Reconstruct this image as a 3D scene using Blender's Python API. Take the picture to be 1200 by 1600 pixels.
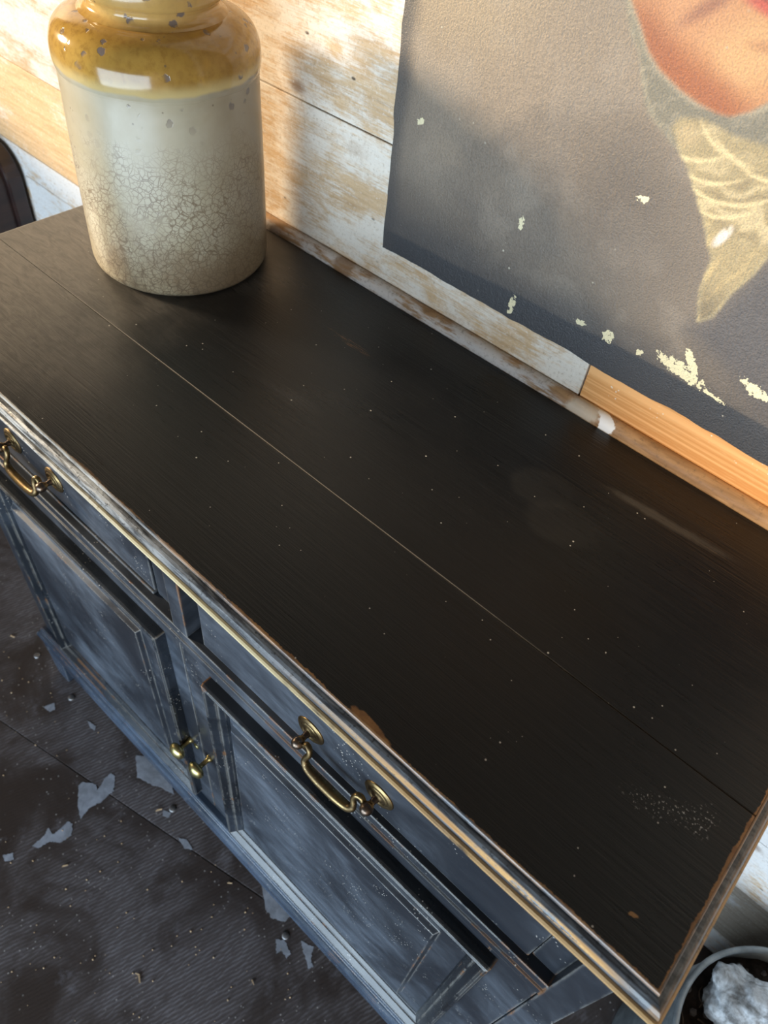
import bpy, bmesh, math, random
import numpy as np
from mathutils import Vector, noise as mnoise
from mathutils.geometry import tessellate_polygon

for o in list(bpy.data.objects): bpy.data.objects.remove(o)
scene = bpy.context.scene
COL = scene.collection
T = 0.955            # height of the sideboard top above the floor; coordinates below are written relative to that top

# ------------------------------------------------------------------ camera
cam = bpy.data.cameras.new('camera'); camo = bpy.data.objects.new('camera', cam); COL.objects.link(camo)
camo.location = (-0.1263, -0.2358, 0.6038 + T)
camo.rotation_euler = (0.7099, -0.0930, 0.7353)
cam.sensor_fit = 'VERTICAL'; cam.sensor_height = 36.0; cam.sensor_width = 27.0
cam.lens = 36.0 * 1177.2 / 1600.0
cam.clip_start = 0.02
cam.dof.use_dof = True; cam.dof.focus_distance = 0.80; cam.dof.aperture_fstop = 7.0
scene.camera = camo

# ------------------------------------------------------------------ world, daylight, exposure
w = bpy.data.worlds.new('sky'); scene.world = w; w.use_nodes = True
bg = w.node_tree.nodes['Background']; bg.inputs[0].default_value = (0.62, 0.78, 1.0, 1); bg.inputs[1].default_value = 0.09

def area(name, loc, target, sx, sy, power, col):
    l = bpy.data.lights.new(name, 'AREA'); l.shape = 'RECTANGLE'; l.size = sx; l.size_y = sy
    l.energy = power; l.color = col
    o = bpy.data.objects.new(name, l); COL.objects.link(o); o.location = loc
    o.rotation_euler = (Vector(target) - Vector(loc)).to_track_quat('-Z', 'Y').to_euler()
    return o
area('daylight_open_doorway', (0.0, -2.5, 0.66), (-0.4, 0.4, 0.66), 3.2, 1.3, 150, (0.68, 0.85, 1.0))
sun = bpy.data.lights.new('low_sun', 'SUN'); sun.energy = 8.5; sun.color = (1.0, 0.80, 0.55); sun.angle = math.radians(9)
suno = bpy.data.objects.new('low_sun', sun); COL.objects.link(suno); suno.location = (-4, -1, 2.2)
suno.rotation_euler = Vector((0.927, 0.375, -0.25)).to_track_quat('-Z', 'Y').to_euler()      # shines in through the side window
vs = scene.view_settings
vs.view_transform = 'Standard'; vs.look = 'None'; vs.gamma = 1.0; vs.use_curve_mapping = False
vs.exposure = 0.0
scene.cycles.max_bounces = 6; scene.cycles.diffuse_bounces = 3; scene.cycles.glossy_bounces = 3

# ------------------------------------------------------------------ node helpers
class G:
    def __init__(s, name):
        s.m = bpy.data.materials.new(name); s.m.use_nodes = True
        s.nt = s.m.node_tree; s.nt.nodes.clear()
        s.out = s.nt.nodes.new('ShaderNodeOutputMaterial')
        s.b = s.nt.nodes.new('ShaderNodeBsdfPrincipled'); s.nt.links.new(s.b.outputs[0], s.out.inputs[0])
    def put(s, sock, v):
        if isinstance(v, bpy.types.NodeSocket): s.nt.links.new(v, sock)
        elif isinstance(v, (tuple, list)):
            v = tuple(v)
            if len(sock.default_value) == 4 and len(v) == 3: v = v + (1,)
            sock.default_value = v
        else: sock.default_value = v
    def node(s, t, props=None, ins=None):
        n = s.nt.nodes.new(t)
        for k, v in (props or {}).items(): setattr(n, k, v)
        for k, v in (ins or {}).items(): s.put(n.inputs[k], v)
        return n
    def obj(s): return s.node('ShaderNodeTexCoord').outputs['Object']
    def uv(s): return s.node('ShaderNodeTexCoord').outputs['UV']
    def rnd(s): return s.node('ShaderNodeObjectInfo').outputs['Random']
    def sep(s, v): return s.node('ShaderNodeSeparateXYZ', None, {0: v}).outputs
    def mapv(s, v, sc=(1,1,1), loc=(0,0,0), rot=(0,0,0)):
        return s.node('ShaderNodeMapping', None, {0: v, 1: loc, 2: rot, 3: sc}).outputs[0]
    def shift(s, v, amt=7.0):
        r = s.rnd(); r2 = s.m_('MULTIPLY', r, amt)
        c = s.node('ShaderNodeCombineXYZ', None, {0: r2, 1: s.m_('MULTIPLY', r, amt*1.7), 2: s.m_('MULTIPLY', r, amt*0.6)}).outputs[0]
        return s.node('ShaderNodeVectorMath', {'operation': 'ADD'}, {0: v, 1: c}).outputs[0]
    def noise(s, v, scale=5, detail=4, rough=0.55, dist=0.0):
        return s.node('ShaderNodeTexNoise', None, {'Vector': v, 'Scale': scale, 'Detail': detail, 'Roughness': rough, 'Distortion': dist}).outputs[0]
    def voro(s, v, scale, feature='F1', out='Distance', rand=1.0):
        return s.node('ShaderNodeTexVoronoi', {'feature': feature}, {'Vector': v, 'Scale': scale, 'Randomness': rand}).outputs[out]
    def m_(s, op, a, b=0.0, clamp=False):
        return s.node('ShaderNodeMath', {'operation': op, 'use_clamp': clamp}, {0: a, 1: b}).outputs[0]
    def mr(s, v, a, b, c=0.0, d=1.0, smooth=True):
        return s.node('ShaderNodeMapRange', {'interpolation_type': 'SMOOTHSTEP' if smooth else 'LINEAR'}, {0: v, 1: a, 2: b, 3: c, 4: d}).outputs[0]
    def mix(s, f, a, b, mode='MIX'):
        n = s.nt.nodes.new('ShaderNodeMix'); n.data_type = 'RGBA'; n.blend_type = mode
        s.put(n.inputs[0], f); s.put(n.inputs[6], a); s.put(n.inputs[7], b)
        return n.outputs[2]
    def blob(s, v, cx, cy, rx, ry, rot=0.0, nz=0.35, nscale=30.0, soft=0.4):
        """soft irregular spot in object XY"""
        mv = s.mapv(s.node('ShaderNodeVectorMath', {'operation': 'SUBTRACT'}, {0: v, 1: (cx, cy, 0)}).outputs[0], rot=(0, 0, -rot))
        sc = s.node('ShaderNodeVectorMath', {'operation': 'MULTIPLY'}, {0: mv, 1: (1/rx, 1/ry, 0)}).outputs[0]
        d = s.node('ShaderNodeVectorMath', {'operation': 'LENGTH'}, {0: sc}).outputs['Value']
        d = s.m_('ADD', d, s.m_('MULTIPLY', s.m_('SUBTRACT', s.noise(v, nscale, 5, 0.65), 0.5), nz*3))
        return s.mr(d, 1+soft, 1-soft, 0, 1)
    def edge(s, r=0.003):
        bv = s.node('ShaderNodeBevel', {'samples': 2}, {0: r}).outputs[0]
        n = s.node('ShaderNodeNewGeometry').outputs['Normal']
        d = s.node('ShaderNodeVectorMath', {'operation': 'DOT_PRODUCT'}, {0: bv, 1: n}).outputs['Value']
        return s.m_('SUBTRACT', 1.0, d)
    def bump(s, h, strength=0.3, dist=0.002, normal=None):
        ins = {'Height': h, 'Strength': strength, 'Distance': dist}
        if normal is not None: ins['Normal'] = normal
        return s.node('ShaderNodeBump', None, ins).outputs[0]
    def fin(s, col, rough=0.5, normal=None, spec=0.5, metal=0.0, coat=0.0):
        s.put(s.b.inputs['Base Color'], col); s.put(s.b.inputs['Roughness'], rough)
        s.put(s.b.inputs['Specular IOR Level'], spec); s.put(s.b.inputs['Metallic'], metal)
        if coat: s.put(s.b.inputs['Coat Weight'], coat); s.put(s.b.inputs['Coat Roughness'], 0.08)
        if normal is not None: s.put(s.b.inputs['Normal'], normal)
        return s.m

# ------------------------------------------------------------------ materials
def mat_board(name, wood_a, wood_b, wash, washamt, stain=0.5):
    g = G(name); c = g.shift(g.obj())
    grain = g.noise(g.mapv(c, (6, 30, 110)), 1.0, 6, 0.65, 0.6)
    fine = g.noise(g.mapv(c, (30, 200, 420)), 1.0, 3, 0.6)
    big = g.noise(g.mapv(c, (3.0, 3, 9.0)), 1.0, 4, 0.6, 0.8)
    wood = g.mix(g.mr(grain, 0.32, 0.7), wood_a, wood_b)
    wood = g.mix(g.mr(fine, 0.5, 0.78, 0, 0.35), wood, (0.16, 0.09, 0.045))
    # whitewash, worn through in patches that follow the grain
    patch = g.noise(g.mapv(c, (11, 11, 22)), 1.0, 8, 0.74, 0.3)
    ws = g.m_('ADD', g.m_('MULTIPLY', patch, 0.75), g.m_('MULTIPLY', big, 0.55))
    ws = g.m_('ADD', ws, g.m_('MULTIPLY', g.m_('SUBTRACT', fine, 0.5), 0.35))
    wm = g.mr(ws, 0.78 - washamt, 0.98 - washamt)
    wm = g.m_('MULTIPLY', wm, 0.78)
    col = g.mix(wm, wood, wash)
    # knots, nail marks and grime spots
    kv = g.voro(g.mapv(c, (5.0, 5, 9)), 1.0)
    col = g.mix(g.mr(kv, 0.115, 0.03, 0, 0.75), col, (0.17, 0.085, 0.04))
    sp = g.voro(g.mapv(c, (26, 26, 50)), 1.0)
    col = g.mix(g.m_('MULTIPLY', g.mr(sp, 0.13, 0.05), g.mr(g.noise(c, 14, 2), 0.55, 0.65)), col, (0.07, 0.045, 0.03))
    gr = g.noise(g.mapv(c, (9, 9, 14)), 1.0, 7, 0.75)
    col = g.mix(g.mr(gr, 0.54, 0.76, 0, stain), col, (0.34, 0.22, 0.125))
    mot = g.noise(c, 210, 4, 0.7)
    col = g.mix(g.mr(mot, 0.52, 0.72, 0, 0.5), col, (0.33, 0.25, 0.17))
    col = g.mix(g.mr(mot, 0.44, 0.30, 0, 0.4), col, (0.86, 0.84, 0.80))
    h = g.m_('ADD', g.m_('MULTIPLY', grain, 0.6), g.m_('ADD', g.m_('MULTIPLY', fine, 0.5), g.m_('MULTIPLY', patch, 0.7)))
    return g.fin(col, g.mr(patch, 0.3, 0.7, 0.5, 0.72), g.bump(h, 0.42, 0.0016), 0.35)

M = {}
M['board'] = mat_board('whitewashed_board', (0.64, 0.46, 0.28), (0.50, 0.33, 0.18), (0.80, 0.765, 0.70), 0.25)
M['board_honey'] = mat_board('honey_board', (0.80, 0.54, 0.30), (0.64, 0.40, 0.20), (0.84, 0.77, 0.67), 0.12, 0.3)
M['board_white'] = mat_board('white_board', (0.66, 0.47, 0.28), (0.5, 0.33, 0.18), (0.80, 0.83, 0.86), 0.30, 0.2)
M['board_grey'] = mat_board('grey_board', (0.40, 0.34, 0.28), (0.27, 0.225, 0.18), (0.72, 0.76, 0.82), 0.07, 0.45)

def mat_pine():
    g = G('fresh_pine'); c = g.shift(g.obj())
    ring = g.noise(g.mapv(c, (1.3, 30, 150)), 1.0, 3, 0.5, 0.4)
    fine = g.noise(g.mapv(c, (60, 200, 500)), 1.0, 2)
    col = g.mix(g.mr(ring, 0.38, 0.62), (0.88, 0.47, 0.19), (0.66, 0.30, 0.095))
    col = g.mix(g.mr(fine, 0.5, 0.8, 0, 0.5), col, (0.78, 0.45, 0.2))
    kv = g.voro(g.mapv(c, (10, 10, 26)), 1.0)
    col = g.mix(g.mr(kv, 0.08, 0.02, 0, 0.8), col, (0.16, 0.07, 0.03))
    sp = g.voro(c, 160)
    col = g.mix(g.m_('MULTIPLY', g.mr(sp, 0.2, 0.1), g.mr(g.noise(c, 30, 2), 0.52, 0.6)), col, (0.85, 0.72, 0.56))
    return g.fin(col, 0.55, g.bump(g.m_('ADD', ring, fine), 0.3, 0.001), 0.35)
M['pine'] = mat_pine()

def mat_trim():
    g = G('worn_dado_bead'); c = g.obj()
    st = g.noise(g.mapv(c, (9, 40, 60)), 1.0, 5, 0.62, 0.5)
    fine = g.noise(g.mapv(c, (40, 200, 300)), 1.0, 3)
    col = g.mix(g.mr(st, 0.35, 0.65), (0.42, 0.25, 0.125), (0.24, 0.135, 0.065))
    # paler grey on the stretch beside the jar, brown towards the right
    x = g.sep(c)[0]
    zone = g.m_('MULTIPLY', g.mr(x, -0.30, -0.42), g.mr(x, -1.1, -0.82, 0.25, 1))
    p = g.noise(g.mapv(c, (13, 30, 40)), 1.0, 5, 0.6)
    col = g.mix(g.m_('MULTIPLY', g.m_('MULTIPLY', zone, g.mr(g.m_('ADD', p, g.m_('MULTIPLY', g.m_('SUBTRACT', fine, 0.5), 0.5)), 0.42, 0.60)), 0.68), col, (0.66, 0.65, 0.64))
    col = g.mix(g.mr(g.noise(c, 170, 4, 0.7), 0.5, 0.75, 0, 0.6), col, (0.13, 0.085, 0.05))
    # splash of white paint
    b = g.blob(c, -0.340, 0.4865, 0.016, 0.0065, -0.5, 0.7, 60, 0.12)
    col = g.mix(b, col, (0.80, 0.82, 0.86))
    b2 = g.blob(c, -0.372, 0.485, 0.02, 0.03, 0.0, 0.4, 60, 0.3)
    col = g.mix(g.m_('MULTIPLY', b2, 0.6), col, (0.62, 0.58, 0.5))
    d = g.blob(c, -0.783, 0.485, 0.016, 0.03, 0.0, 0.3, 60, 0.3)
    col = g.mix(g.m_('MULTIPLY', d, 0.8), col, (0.24, 0.13, 0.06))
    kv = g.voro(g.mapv(c, (9, 20, 20)), 1.0)
    col = g.mix(g.mr(kv, 0.14, 0.06, 0, 0.85), col, (0.05, 0.03, 0.03))
    return g.fin(col, 0.5, g.bump(g.m_('ADD', st, fine), 0.35, 0.001), 0.4)
M['trim'] = mat_trim()

def mat_paint(name, wear=1.0, base=(0.011, 0.0135, 0.019), dusty=(0.110, 0.132, 0.168), axis=(14, 14, 60), rough=(0.30, 0.5)):
    """old black paint over wood: hazy bloom, rubbed through on the arrises"""
    g = G(name); c = g.obj()
    st = g.noise(g.mapv(c, axis), 1.0, 5, 0.6, 0.3)
    cl = g.noise(c, 6.0, 5, 0.62, 0.6)
    fine = g.noise(c, 160, 3, 0.6)
    fog = g.noise(g.mapv(c, (3.2, 3.2, 2.6), (1.3, 0, 0.4)), 1.0, 3, 0.5, 0.4)
    haze = g.m_('MULTIPLY', g.mr(g.m_('ADD', g.m_('MULTIPLY', cl, 0.45), g.m_('MULTIPLY', fog, 0.55)), 0.40, 0.64, 0.04, 1), g.mr(st, 0.3, 0.75, 0.45, 1))
    col = g.mix(haze, base, dusty)
    sp = g.voro(c, 210)
    col = g.mix(g.m_('MULTIPLY', g.mr(sp, 0.22, 0.10), g.mr(g.noise(c, 23, 3), 0.56, 0.64)), col, (0.42, 0.40, 0.37))
    e = g.edge(0.0035)
    en = g.m_('MULTIPLY', e, g.mr(g.noise(c, 24, 5, 0.7), 0.33, 0.64))
    col = g.mix(g.mr(en, 0.02, 0.13, 0, 0.8*wear), col, (0.30, 0.29, 0.27))
    en2 = g.m_('MULTIPLY', e, g.mr(g.noise(g.mapv(c, (1, 1, 1), (3, 1, 2)), 9, 5, 0.7), 0.54, 0.66))
    col = g.mix(g.mr(en2, 0.02, 0.10, 0, wear), col, (0.33, 0.155, 0.06))
    return g.fin(col, g.mr(cl, 0.3, 0.7, rough[0], rough[1]), g.bump(g.m_('ADD', st, g.m_('MULTIPLY', fine, 0.5)), 0.16, 0.001), 0.55)
M['black'] = mat_paint('black_paint')
M['black_h'] = mat_paint('black_paint_rail', axis=(10, 60, 90))
M['plinth'] = mat_paint('blue_black_paint', 0.7, (0.020, 0.030, 0.048), (0.085, 0.120, 0.180), (8, 60, 90), (0.18, 0.30))
M['mould'] = mat_paint('glossy_black_moulding', 0.9, (0.006, 0.008, 0.011), (0.035, 0.045, 0.062), (14, 14, 60), (0.20, 0.34))

def mat_top():
    g = G('black_tabletop'); c = g.obj()
    gr = g.noise(g.mapv(c, (9, 330, 60)), 1.0, 6, 0.68, 0.35)
    gr2 = g.noise(g.mapv(c, (2.2, 40, 20)), 1.0, 5, 0.6, 0.8)
    cl = g.noise(c, 4.5, 5, 0.6, 0.7)
    col = g.mix(g.mr(gr, 0.35, 0.72), (0.0022, 0.0028, 0.0042), (0.0062, 0.0074, 0.0100))
    col = g.mix(g.mr(cl, 0.45, 0.75, 0, 0.7), col, (0.0058, 0.0064, 0.0080))
    col = g.mix(g.m_('MULTIPLY', g.mr(gr2, 0.56, 0.72), g.mr(cl, 0.5, 0.3, 0, 0.6)), col, (0.022, 0.023, 0.027))
    col = g.mix(g.mr(g.noise(g.mapv(c, (14, 620, 1), (0.4, 0, 0)), 1.0, 4, 0.7), 0.60, 0.78, 0, 0.55), col, (0.040, 0.041, 0.044))
    # reflected sheen of the far end, painted into the colour over rubbed arcs
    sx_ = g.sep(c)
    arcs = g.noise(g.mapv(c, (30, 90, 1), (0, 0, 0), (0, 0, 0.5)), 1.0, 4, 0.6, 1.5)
    sheen = g.m_('MULTIPLY', g.mr(g.m_('ADD', sx_[0], g.m_('MULTIPLY', g.m_('SUBTRACT', cl, 0.5), 0.30)), -0.76, -1.06), g.mr(arcs, 0.25, 0.75, 0.55, 1))
    col = g.mix(g.m_('MULTIPLY', sheen, 0.8), col, (0.21, 0.192, 0.172))
    # glass rings and pale blooms, a scorch, a scraped patch
    for cx, cy, r in ((-0.335, 0.345, 0.036), (-0.289, 0.318, 0.040)):
        b = g.blob(c, cx, cy, r, r*0.8, 0.3, 0.12, 24, 0.18)
        col = g.mix(g.m_('MULTIPLY', b, g.mr(cl, 0.35, 0.65, 0.12, 0.42)), col, (0.030, 0.030, 0.030))
    b = g.blob(c, -0.2107, 0.405, 0.06, 0.006, 0.06, 0.5, 40, 0.5)
    col = g.mix(g.m_('MULTIPLY', b, 0.55), col, (0.07, 0.065, 0.06))
    b = g.blob(c, -0.2124, 0.237, 0.045, 0.03, 0.1, 0.25, 18, 0.7)
    col = g.mix(g.m_('MULTIPLY', b, 0.85), col, (0.003, 0.003, 0.004))
    b = g.m_('MULTIPLY', g.blob(c, -0.657, 0.372, 0.036, 0.0050, -0.03, 0.5, 90, 0.3), g.mr(g.noise(g.mapv(c, (45, 900, 1)), 1.0, 3, 0.6), 0.54, 0.60))
    col = g.mix(b, col, (0.20, 0.095, 0.035))
    b = g.blob(c, -0.0385, 0.0305, 0.0036, 0.0016, 0.3, 0.7, 260, 0.2)
    col = g.mix(b, col, (0.28, 0.15, 0.06))
    for cx, cy, rx in ((-0.071, 0.114, 0.020), (-0.044, 0.126, 0.016), (-0.030, 0.140, 0.008), (-0.030, 0.128, 0.006)):
        b = g.blob(c, cx, cy, rx, 0.009, 0.3, 0.5, 60, 0.5)
        sp = g.mr(g.noise(c, 420, 2, 0.6), 0.60, 0.68)
        col = g.mix(g.m_('MULTIPLY', b, sp), col, (0.34, 0.35, 0.37))
    # rubbed-through front and right arris
    s = g.sep(c); nz = g.noise(c, 30, 6, 0.72); nb = g.noise(g.mapv(c, (1, 1, 1), (2.2, 0, 0)), 7.5, 4, 0.6)
    nh = g.noise(c, 240, 4, 0.7)
    wf = g.m_('ADD', g.m_('ADD', g.m_('MULTIPLY', nb, 0.0085), g.m_('MULTIPLY', nz, 0.004)), g.m_('MULTIPLY', nh, 0.0016))
    xr = g.mr(s[0], -0.75, -0.30, 0.35, 1)
    fr = g.m_('MULTIPLY', g.mr(g.m_('SUBTRACT', s[1], g.m_('MULTIPLY', g.m_('SUBTRACT', wf, 0.0068), 1.7)), 0.0006, 0.0), xr)
    rr = g.mr(g.m_('ADD', s[0], g.m_('MULTIPLY', g.m_('SUBTRACT', wf, 0.0064), 1.5)), -0.0014, -0.0004)
    chip = g.blob(c, -0.281, 0.0012, 0.024, 0.0056, -0.1, 0.3, 90, 0.12)
    wear = g.m_('MAXIMUM', g.m_('MAXIMUM', fr, rr), chip)
    wn = g.mix(g.mr(nz, 0.4, 0.65), (0.30, 0.155, 0.062), (0.17, 0.08, 0.034))
    col = g.mix(g.m_('MULTIPLY', wear, 0.92), col, wn)
    # pale dirt packed in the joint between the two boards
    jd = g.m_('ABSOLUTE', g.m_('SUBTRACT', s[1], 0.1681))
    jm = g.m_('MULTIPLY', g.mr(jd, 0.0013, 0.0008), g.mr(g.m_('ADD', g.m_('MULTIPLY', nz, 0.25), g.m_('MULTIPLY', s[0], -1.0)), 0.26, 0.5, 0.15, 1))
    col = g.mix(jm, col, (0.22, 0.21, 0.20))
    # dust
    vn = g.node('ShaderNodeTexVoronoi', None, {'Vector': c, 'Scale': 105.0}).outputs
    pick = g.sep(vn['Color'])
    col = g.mix(g.m_('MULTIPLY', g.mr(g.m_('MULTIPLY', vn['Distance'], g.mr(pick[1], 0, 1, 0.8, 2.2)), 0.11, 0.06), g.m_('GREATER_THAN', pick[0], 0.80)), col, (0.45, 0.44, 0.43))
    rough = g.mr(g.m_('ADD', g.m_('MULTIPLY', cl, 0.6), g.m_('MULTIPLY', gr, 0.4)), 0.3, 0.7, 0.24, 0.40)
    return g.fin(col, rough, g.bump(g.m_('ADD', gr, g.m_('MULTIPLY', gr2, 0.6)), 0.42, 0.0012), 0.36)
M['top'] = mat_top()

def mat_edge():
    """moulded table edge; UV.x runs along the edge in metres, UV.y runs down the section"""
    g = G('worn_edge_moulding'); c = g.obj(); u = g.sep(g.uv()); s = g.sep(c)
    st = g.noise(g.mapv(c, (14, 90, 160)), 1.0, 5, 0.65, 0.4)
    pit = g.noise(c, 190, 4, 0.7)
    cl = g.noise(c, 9, 5, 0.65)
    col = g.mix(g.mr(st, 0.35, 0.68), (0.022, 0.024, 0.029), g.mix(g.mr(s[0], -0.35, -0.85), (0.12, 0.13, 0.145), (0.58, 0.57, 0.54)))  # left stretch: dusty wear whitened further, side light painted into the colour
    col = g.mix(g.mr(pit, 0.56, 0.66, 0, 0.8), col, (0.012, 0.012, 0.013))
    wood = g.mix(g.mr(st, 0.35, 0.65), (0.74, 0.44, 0.17), (0.46, 0.24, 0.085))
    def band(a, b, sft=0.02):
        return g.m_('MULTIPLY', g.mr(u[1], a-sft, a+sft), g.mr(u[1], b+sft, b-sft))
    # golden stripe along the swelling of the ovolo, strongest near the right corner
    zone = g.m_('MULTIPLY', g.mr(s[0], -0.42, -0.16), g.mr(s[0], -0.005, -0.045))
    w1 = g.m_('MULTIPLY', g.m_('MULTIPLY', band(0.37, 0.50, 0.03), zone), g.mr(g.m_('ADD', g.m_('MULTIPLY', pit, 0.35), g.m_('ADD', g.m_('MULTIPLY', st, 0.8), g.m_('MULTIPLY', cl, 0.5))), 0.66, 0.80))
    col = g.mix(g.m_('MULTIPLY', w1, 0.95), col, wood)
    # pale bead at the bottom
    bead = g.m_('MULTIPLY', band(0.72, 0.92, 0.02), g.mr(g.m_('ADD', g.m_('MULTIPLY', cl, 0.6), g.m_('MULTIPLY', st, 0.4)), 0.34, 0.48))
    zb = g.mr(s[0], -0.80, -0.55)
    col = g.mix(g.m_('MULTIPLY', g.m_('MULTIPLY', bead, zb), 0.85), col, g.mix(g.mr(s[0], -0.45, -0.2), (0.66, 0.56, 0.33), (0.50, 0.30, 0.12)))
    # top arris
    ar = g.m_('MULTIPLY', band(-0.2, 0.10, 0.03), g.mr(cl, 0.40, 0.55))
    col = g.mix(g.m_('MULTIPLY', ar, 0.8), col, g.mix(g.mr(s[0], -0.75, -0.45), (0.36, 0.35, 0.32), (0.33, 0.17, 0.065)))
    # right-hand return is rubbed to brown
    rt = g.m_('MULTIPLY', g.mr(s[0], 0.0, 0.004), g.mr(g.m_('ADD', st, cl), 0.85, 1.1))
    rt = g.m_('MULTIPLY', rt, g.m_('MAXIMUM', band(0.34, 0.60, 0.04), band(-0.2, 0.12, 0.03)))
    col = g.mix(g.m_('MULTIPLY', rt, 0.75), col, (0.26, 0.145, 0.06))
    return g.fin(col, g.m_('ADD', g.mr(st, 0.3, 0.7, 0.27, 0.45), g.m_('MULTIPLY', w1, 0.3), True), g.bump(g.m_('ADD', st, pit), 0.3, 0.001), g.m_('SUBTRACT', 0.6, g.m_('MULTIPLY', w1, 0.4)))
M['edge'] = mat_edge()

def mat_brass(name, a, b, rough):
    g = G(name); c = g.obj()
    n = g.noise(c, 60, 4, 0.6)
    col = g.mix(g.mr(n, 0.35, 0.65), a, b)
    p = g.noise(c, 380, 2, 0.5)
    col = g.mix(g.mr(p, 0.66, 0.74, 0, 0.6), col, (0.62, 0.52, 0.3))
    return g.fin(col, g.mr(n, 0.3, 0.7, rough, rough+0.16), g.bump(n, 0.15, 0.0006), 0.5, 1.0)
M['brass'] = mat_brass('aged_brass', (0.235, 0.165, 0.075), (0.115, 0.078, 0.04), 0.30)
M['brass_dark'] = mat_brass('dark_brass', (0.17, 0.125, 0.095), (0.08, 0.06, 0.048), 0.27)
M['brass_bright'] = mat_brass('knob_brass', (0.50, 0.44, 0.22), (0.34, 0.29, 0.13), 0.24)
M['steel'] = mat_brass('nail_steel', (0.32, 0.32, 0.33), (0.2, 0.2, 0.21), 0.45)

def mat_jar():
    g = G('stoneware_glaze'); c = g.obj(); z = g.sep(c)[2]
    wob = g.m_('MULTIPLY', g.m_('SUBTRACT', g.noise(g.mapv(c, (9, 9, 2)), 1.0, 3), 0.5), 0.022)
    zz = g.m_('ADD', z, wob)
    big = g.noise(c, 9, 5, 0.6, 0.4); sp = g.noise(c, 130, 4, 0.65)
    cream = g.mix(g.mr(big, 0.35, 0.7), (0.445, 0.395, 0.295), (0.37, 0.315, 0.21))
    cream = g.mix(g.mr(zz, 0.075, 0.0, 0, 0.55), cream, (0.50, 0.40, 0.25))
    # soot-brown staining round the foot and a few smudges
    bs = g.noise(g.mapv(c, (12, 12, 9)), 1.0, 5, 0.65)
    cream = g.mix(g.m_('MULTIPLY', g.mr(bs, 0.46, 0.66), g.mr(zz, 0.16, 0.02, 0.10, 0.75)), cream, (0.21, 0.14, 0.08))
    sj = g.sep(c)   # brown staining plus shade of the right side, painted into the glaze colour
    cream = g.mix(g.m_('MULTIPLY', g.mr(g.m_('ADD', g.m_('ADD', sj[0], sj[1]), g.m_('MULTIPLY', g.m_('SUBTRACT', bs, 0.5), 0.12)), 0.02, 0.15), 0.6), cream, (0.20, 0.145, 0.09))
    # crazing
    cv = g.node('ShaderNodeVectorMath', {'operation': 'ADD'}, {0: c, 1: g.node('ShaderNodeVectorMath', {'operation': 'SCALE'}, {0: g.node('ShaderNodeTexNoise', None, {'Vector': c, 'Scale': 38.0, 'Detail': 3}).outputs['Color'], 'Scale': 0.012}).outputs[0]}).outputs[0]
    cz = g.voro(cv, 165, 'DISTANCE_TO_EDGE'); cz2 = g.voro(cv, 80, 'DISTANCE_TO_EDGE')
    zone = g.m_('MULTIPLY', g.mr(g.m_('ADD', zz, g.m_('MULTIPLY', g.m_('SUBTRACT', big, 0.5), 0.24)), 0.205, 0.135), g.mr(g.noise(c, 16, 3), 0.30, 0.5, 0.35, 1))
    line = g.m_('MAXIMUM', g.m_('MULTIPLY', g.mr(cz, 0.085, 0.02), 0.72), g.m_('MULTIPLY', g.mr(cz2, 0.05, 0.012), 0.9))
    cream = g.mix(g.m_('MULTIPLY', line, zone), cream, (0.17, 0.12, 0.075))
    # mustard dip
    must = g.mix(g.mr(big, 0.35, 0.68), (0.42, 0.245, 0.05), (0.27, 0.145, 0.03))
    must = g.mix(g.mr(sp, 0.42, 0.7, 0, 0.7), must, (0.24, 0.125, 0.025))
    must = g.mix(g.mr(zz, 0.272, 0.257, 0, 0.75), must, (0.55, 0.43, 0.20))
    must = g.mix(g.mr(zz, 0.300, 0.312, 0, 0.45), must, (0.56, 0.36, 0.14))
    col = g.mix(g.mr(zz, 0.2535, 0.2575), cream, must)
    # burst bubbles and chips with grey-brown bodies
    ch = g.voro(g.mapv(c, (1, 1, 1), (0.3, 0.1, 0)), 50); chm = g.mr(g.noise(c, 21, 2), 0.46, 0.52)
    chn = g.m_('ADD', ch, g.m_('MULTIPLY', g.m_('SUBTRACT', g.noise(c, 170, 3), 0.5), 0.35))
    chips = g.m_('MULTIPLY', g.m_('MULTIPLY', g.mr(chn, 0.25, 0.18), chm), g.mr(zz, 0.21, 0.25, 0.12, 1))
    col = g.mix(g.m_('MULTIPLY', chips, 0.9), col, (0.13, 0.105, 0.10))
    pin = g.m_('MULTIPLY', g.mr(g.voro(c, 75), 0.13, 0.07), g.mr(g.noise(c, 30, 2), 0.56, 0.62))
    col = g.mix(g.m_('MULTIPLY', pin, 0.75), col, (0.12, 0.08, 0.05))
    h = g.m_('SUBTRACT', g.m_('MULTIPLY', big, 0.6), chips)
    rough = g.mr(zz, 0.245, 0.255, 0.30, 0.13)
    return g.fin(col, rough, g.bump(h, 0.25, 0.002), 0.5)
M['jar'] = mat_jar()

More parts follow.
